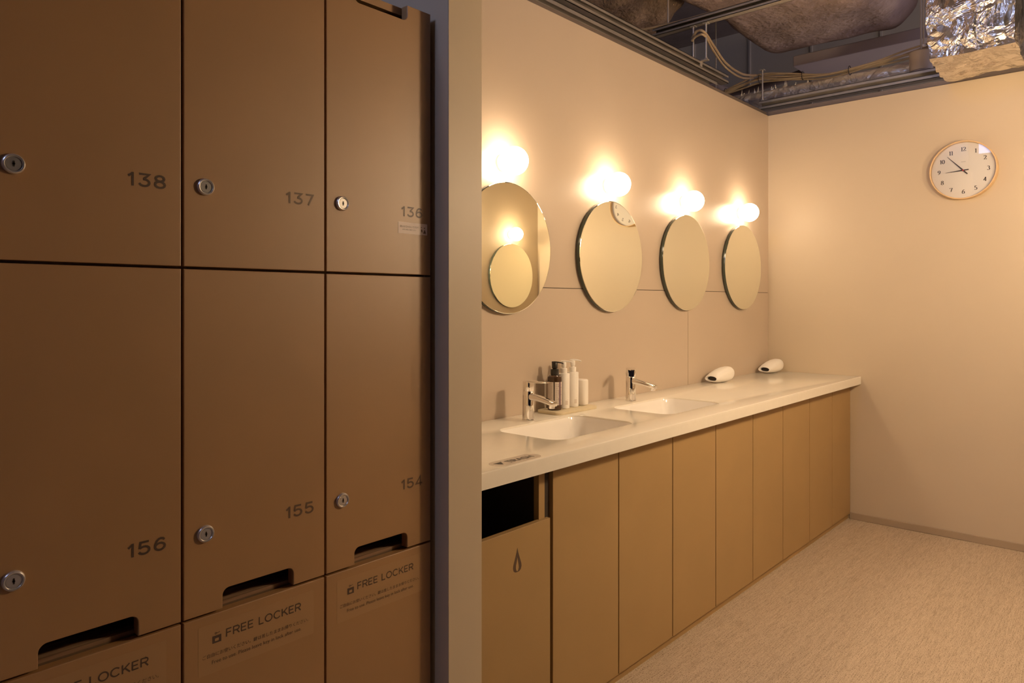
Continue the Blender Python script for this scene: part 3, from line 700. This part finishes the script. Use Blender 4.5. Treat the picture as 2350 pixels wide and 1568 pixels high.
def rod(x, y, z0, z1, label, r=.0045, bracket=0):
    t = thing('hanger_rod', label, 'rod', (x, y, z0), group='threaded hanger rods')
    b = new(); tube(b, [(x, y, z0), (x, y, z1)], r, 10); obj('shaft', b, 'rod', t, True)
    if bracket:
        b = new(); box(b, x - bracket, x + .012, y - .012, y + .012, z0 - .004, z0 + .002); box(b, x - bracket, x - bracket + .003, y - .012, y + .012, z0 - .03, z0 + .002); obj('bracket', b, 'rod', t)
    b = new(); lathe(b, [(r * 2.2, z0 - .001), (r * 2.2, z0 + .010)], T(x, y, 0), 6); obj('nut', b, 'rod', t)
    b = new(); box(b, x - .014, x + .014, y - .014, y + .014, z1 - .004, z1); obj('washer_plate', b, 'rod', t)
rod(-1.815, 3.45, 2.463, 2.655, 'hanger rod between strut and channel, the one further from the clock wall corner')
rod(-1.742, 3.45, 2.463, 2.655, 'hanger rod between strut and channel, carrying the cable loop', bracket=.03)
rod(-1.965, 3.45, 2.696, 4.35, 'long hanger rod holding the end of the strut')
rod(-1.775, 4.25, 2.418, 2.61, 'short hanger rod rising over the wall corner')
rod(-.905, 4.25, 2.545, 4.35, 'hanger rod beside the foil wrapped duct')
rod(-.935, 4.33, 2.545, 4.35, 'hanger rod holding the cylindrical spotlight')
rod(-2.75, 4.2, 2.6, 4.35, 'long thin hanger rod in the dark void behind the mirror wall')
rod(-2.25, 4.6, 2.3, 4.35, 'long thin hanger rod behind the cable run')
def lumpy(name, x0, x1, y0, y1, z0, z1, material, label, cat, amp=.03, cuts=14, rad=.10, freq=2.2, seed=0.0, group=None):
    b = new(); r = bmesh.ops.create_cube(b, size=1.0)
    bmesh.ops.subdivide_edges(b, edges=b.edges, cuts=cuts, use_grid_fill=True)
    hx, hy, hz = (x1 - x0) / 2, (y1 - y0) / 2, (z1 - z0) / 2; c = Vector(((x0 + x1) / 2, (y0 + y1) / 2, (z0 + z1) / 2))
    for v in b.verts:
        p = Vector((v.co.x * 2 * hx, v.co.y * 2 * hy, v.co.z * 2 * hz))
        q = Vector((max(-hx + rad, min(hx - rad, p.x)), max(-hy + rad, min(hy - rad, p.y)), max(-hz + rad, min(hz - rad, p.z))))
        d = p - q
        if d.length > 1e-6: p = q + d.normalized() * rad
        nn = d.normalized() if d.length > 1e-6 else Vector((0, 0, 1))
        w = c + p
        v.co = w + nn * amp * (noise.noise(w * freq + Vector((seed, 0, 0))) + .5 * noise.noise(w * freq * 3.1))
    return props(obj(name, b, material, smooth=True, angle=180), label, cat, group)
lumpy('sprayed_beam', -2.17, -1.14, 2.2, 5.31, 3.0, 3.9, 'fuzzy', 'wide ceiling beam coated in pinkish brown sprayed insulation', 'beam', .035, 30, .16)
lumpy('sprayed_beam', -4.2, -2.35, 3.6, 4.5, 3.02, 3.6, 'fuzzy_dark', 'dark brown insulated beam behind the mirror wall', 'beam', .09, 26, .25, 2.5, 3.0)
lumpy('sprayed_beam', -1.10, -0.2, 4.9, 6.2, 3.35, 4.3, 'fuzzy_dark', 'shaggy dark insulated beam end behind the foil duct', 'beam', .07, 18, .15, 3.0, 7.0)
b = new(); box(b, -1.945, 1.2, 5.20, 5.53, 2.90, 2.975, .004, 1)
props(obj('flat_duct', b, 'duct_paint'), 'flat rectangular mauve duct below the insulated beam', 'duct')
def pipe(pts, r, material, label, name='pipe'):
    b = new(); tube(b, smooth_path(pts, 8), r, 16); return props(obj(name, b, material, smooth=True), label, 'pipe')
pipe([(-2.75, 1.6, 3.02), (-2.75, 3.4, 3.02), (-2.75, 5.4, 3.02), (-2.75, 6.2, 3.02)], .035, 'pipe', 'brown ceiling pipe running beyond the strut channel')
pipe([(-2.75, 5.6, 2.93), (-2.3, 5.6, 2.93), (-1.7, 5.6, 3.02)], .03, 'pipe', 'brown pipe turning under the flat duct')
pipe([(-3.6, 4.9, 2.62), (-2.2, 4.9, 2.62), (-1.2, 4.9, 2.62), (.2, 4.9, 2.62)], .02, 'pipe', 'thin brown pipe low behind the clock wall')
# foil wrapped round duct
b = new(); n = 26; rings = []
for k in range(90):
    x = -2.35 + k * 1.55 / 89; ring = []
    for i in range(n):
        a = 2 * PI * i / n; p = Vector((x, math.cos(a), math.sin(a)))
        rr = .047 + .007 * noise.noise(Vector((x * 12, math.cos(a) * 2.2, math.sin(a) * 2.2))) + .004 * noise.noise(Vector((x * 40, math.cos(a) * 5, math.sin(a) * 5)))
        ring.append(Vector((x, 4.56 + rr * math.cos(a), 2.523 + rr * math.sin(a))))
    rings.append(ring)
ring_loft(b, rings)
rndf = random.Random(9)
for k in range(16):                                        # torn foil edges
    x = -2.05 + .5 * rndf.random(); y = 4.53 + .05 * rndf.random(); z = 2.562
    q = [b.verts.new(p) for p in ((x, y, z), (x + .012, y + .004, z), (x + .02 * rndf.random(), y, z + .02 + .025 * rndf.random()))]; b.faces.new(q)
props(obj('foil_pipe', b, 'foil_dull', smooth=True, angle=50), 'slim foil wrapped pipe lying behind the clock wall', 'pipe')
def foil_duct(x0, x1, y0, y1, z0, z1, label, seed):
    b = new(); bmesh.ops.create_cube(b, size=1.0); bmesh.ops.subdivide_edges(b, edges=b.edges, cuts=42, use_grid_fill=True)
    for v in b.verts:
        p = Vector(((x0 + x1) / 2 + v.co.x * (x1 - x0), (y0 + y1) / 2 + v.co.y * (y1 - y0), (z0 + z1) / 2 + v.co.z * (z1 - z0)))
        nn = Vector((v.co.x if abs(v.co.x) > .499 else 0, v.co.y if abs(v.co.y) > .499 else 0, v.co.z if abs(v.co.z) > .499 else 0)).normalized()
        s = Vector((seed, seed, 0))
        a = .020 * noise.noise(p * 5 + s) + .010 * noise.noise(p * 14 + s) + .006 * (1 - 2 * abs(noise.noise(p * 24 + s)))
        a += .0035 * math.sin((p.z * 1.2 + p.x * .7) * 2 * PI / .022) * max(0, min(1, (p.z - z0 - .17) * 8))   # ribbed flexible hose under the wrap
        if abs(p.z - z0 - .035) < .02: a -= .006
        v.co = p + nn * a
    t = thing('foil_duct', label, 'duct', ((x0 + x1) / 2, (y0 + y1) / 2, z0), group='foil wrapped ducts')
    obj('foil_wrap', b, 'foil', t, smooth=True, angle=40)
foil_duct(-.775, -.445, 3.73, 4.145, 2.315, 3.5, 'crinkled foil wrapped duct hanging over the clock wall', 0.0)
foil_duct(-.375, -.04, 3.73, 4.145, 2.315, 3.5, 'second crinkled foil duct partly outside the frame', 5.0)
t = thing('spotlight', 'brown cylindrical spotlight hanging beside the foil duct', 'spotlight', (-.935, 4.33, 2.44))
b = new(); lathe(b, [(.050, 2.440), (.055, 2.440), (.056, 2.445), (.056, 2.540), (.050, 2.546)], T(-.935, 4.33, 0), 40); obj('housing', b, 'spot', t, True)
b = new(); lathe(b, [(.048, 2.4375), (.048, 2.4395)], T(-.935, 4.33, 0), 40); obj('diffuser', b, 'duct_paint', t, True)
b = new(); lathe(b, [(.009, 2.4345), (.011, 2.4375)], T(-.935, 4.33, 0), 20); obj('lens', b, 'chrome', t, True)
# cables
def cable(pts, r, label, group='cables above the walls'):
    b = new(); tube(b, smooth_path(pts, 8), r, 8); return props(obj('cable', b, 'cable', smooth=True), label, 'cable', group)
base = [(-2.45, 4.42, 2.50), (-2.20, 4.43, 2.555), (-2.00, 4.44, 2.60), (-1.86, 4.44, 2.622), (-1.70, 4.44, 2.600), (-1.45, 4.44, 2.560), (-1.20, 4.43, 2.560), (-1.02, 4.42, 2.575), (-.80, 4.42, 2.60)]
offs = [(0, 0), (.012, .006), (-.010, .010), (.004, -.012), (-.014, -.006), (.016, -.010)]
nm = ['uppermost', 'outer', 'inner', 'middle', 'lowest', 'sagging']
for k, (dy, dz) in enumerate(offs):
    cable([(x, y + dy, z + dz + (.012 * math.sin(x * 7 + k) if k else 0)) for x, y, z in base], .0055, 'beige cable, %s of the bundle over the clock wall' % nm[k])
cable([(-1.815, 3.436, 2.59), (-1.775, 3.42, 2.615), (-1.742, 3.436, 2.60), (-1.78, 3.62, 2.585), (-1.82, 3.85, 2.56), (-1.86, 4.15, 2.58), (-1.88, 4.40, 2.635)], .007, 'beige cable looping down from the hanger rods to the bundle')
cable([(-1.815, 3.432, 2.575), (-1.78, 3.42, 2.588), (-1.742, 3.432, 2.585), (-1.785, 3.62, 2.565), (-1.825, 3.85, 2.54), (-1.87, 4.15, 2.562), (-1.90, 4.40, 2.622)], .006, 'second beige cable tied along under the looping one')
cable([(-2.6, 3.3, 2.83), (-2.2, 3.4, 2.72), (-1.98, 3.44, 2.705), (-1.6, 3.45, 2.703), (-.6, 3.45, 2.703)], .006, 'beige cable lying along the strut channel')
for x, z in ((-2.10, 2.578), (-1.60, 2.583), (-1.33, 2.556), (-1.87, 2.618)):
    b = new(); rr = .026; tube(b, [(x, 4.44 + rr * math.cos(a), z + rr * math.sin(a)) for a in [2 * PI * k / 16 for k in range(17)]], .0022, 6)
    props(obj('cable_tie', b, 'tie'), 'black tie round the cable bundle over the clock wall', 'cable tie', 'black cable ties')
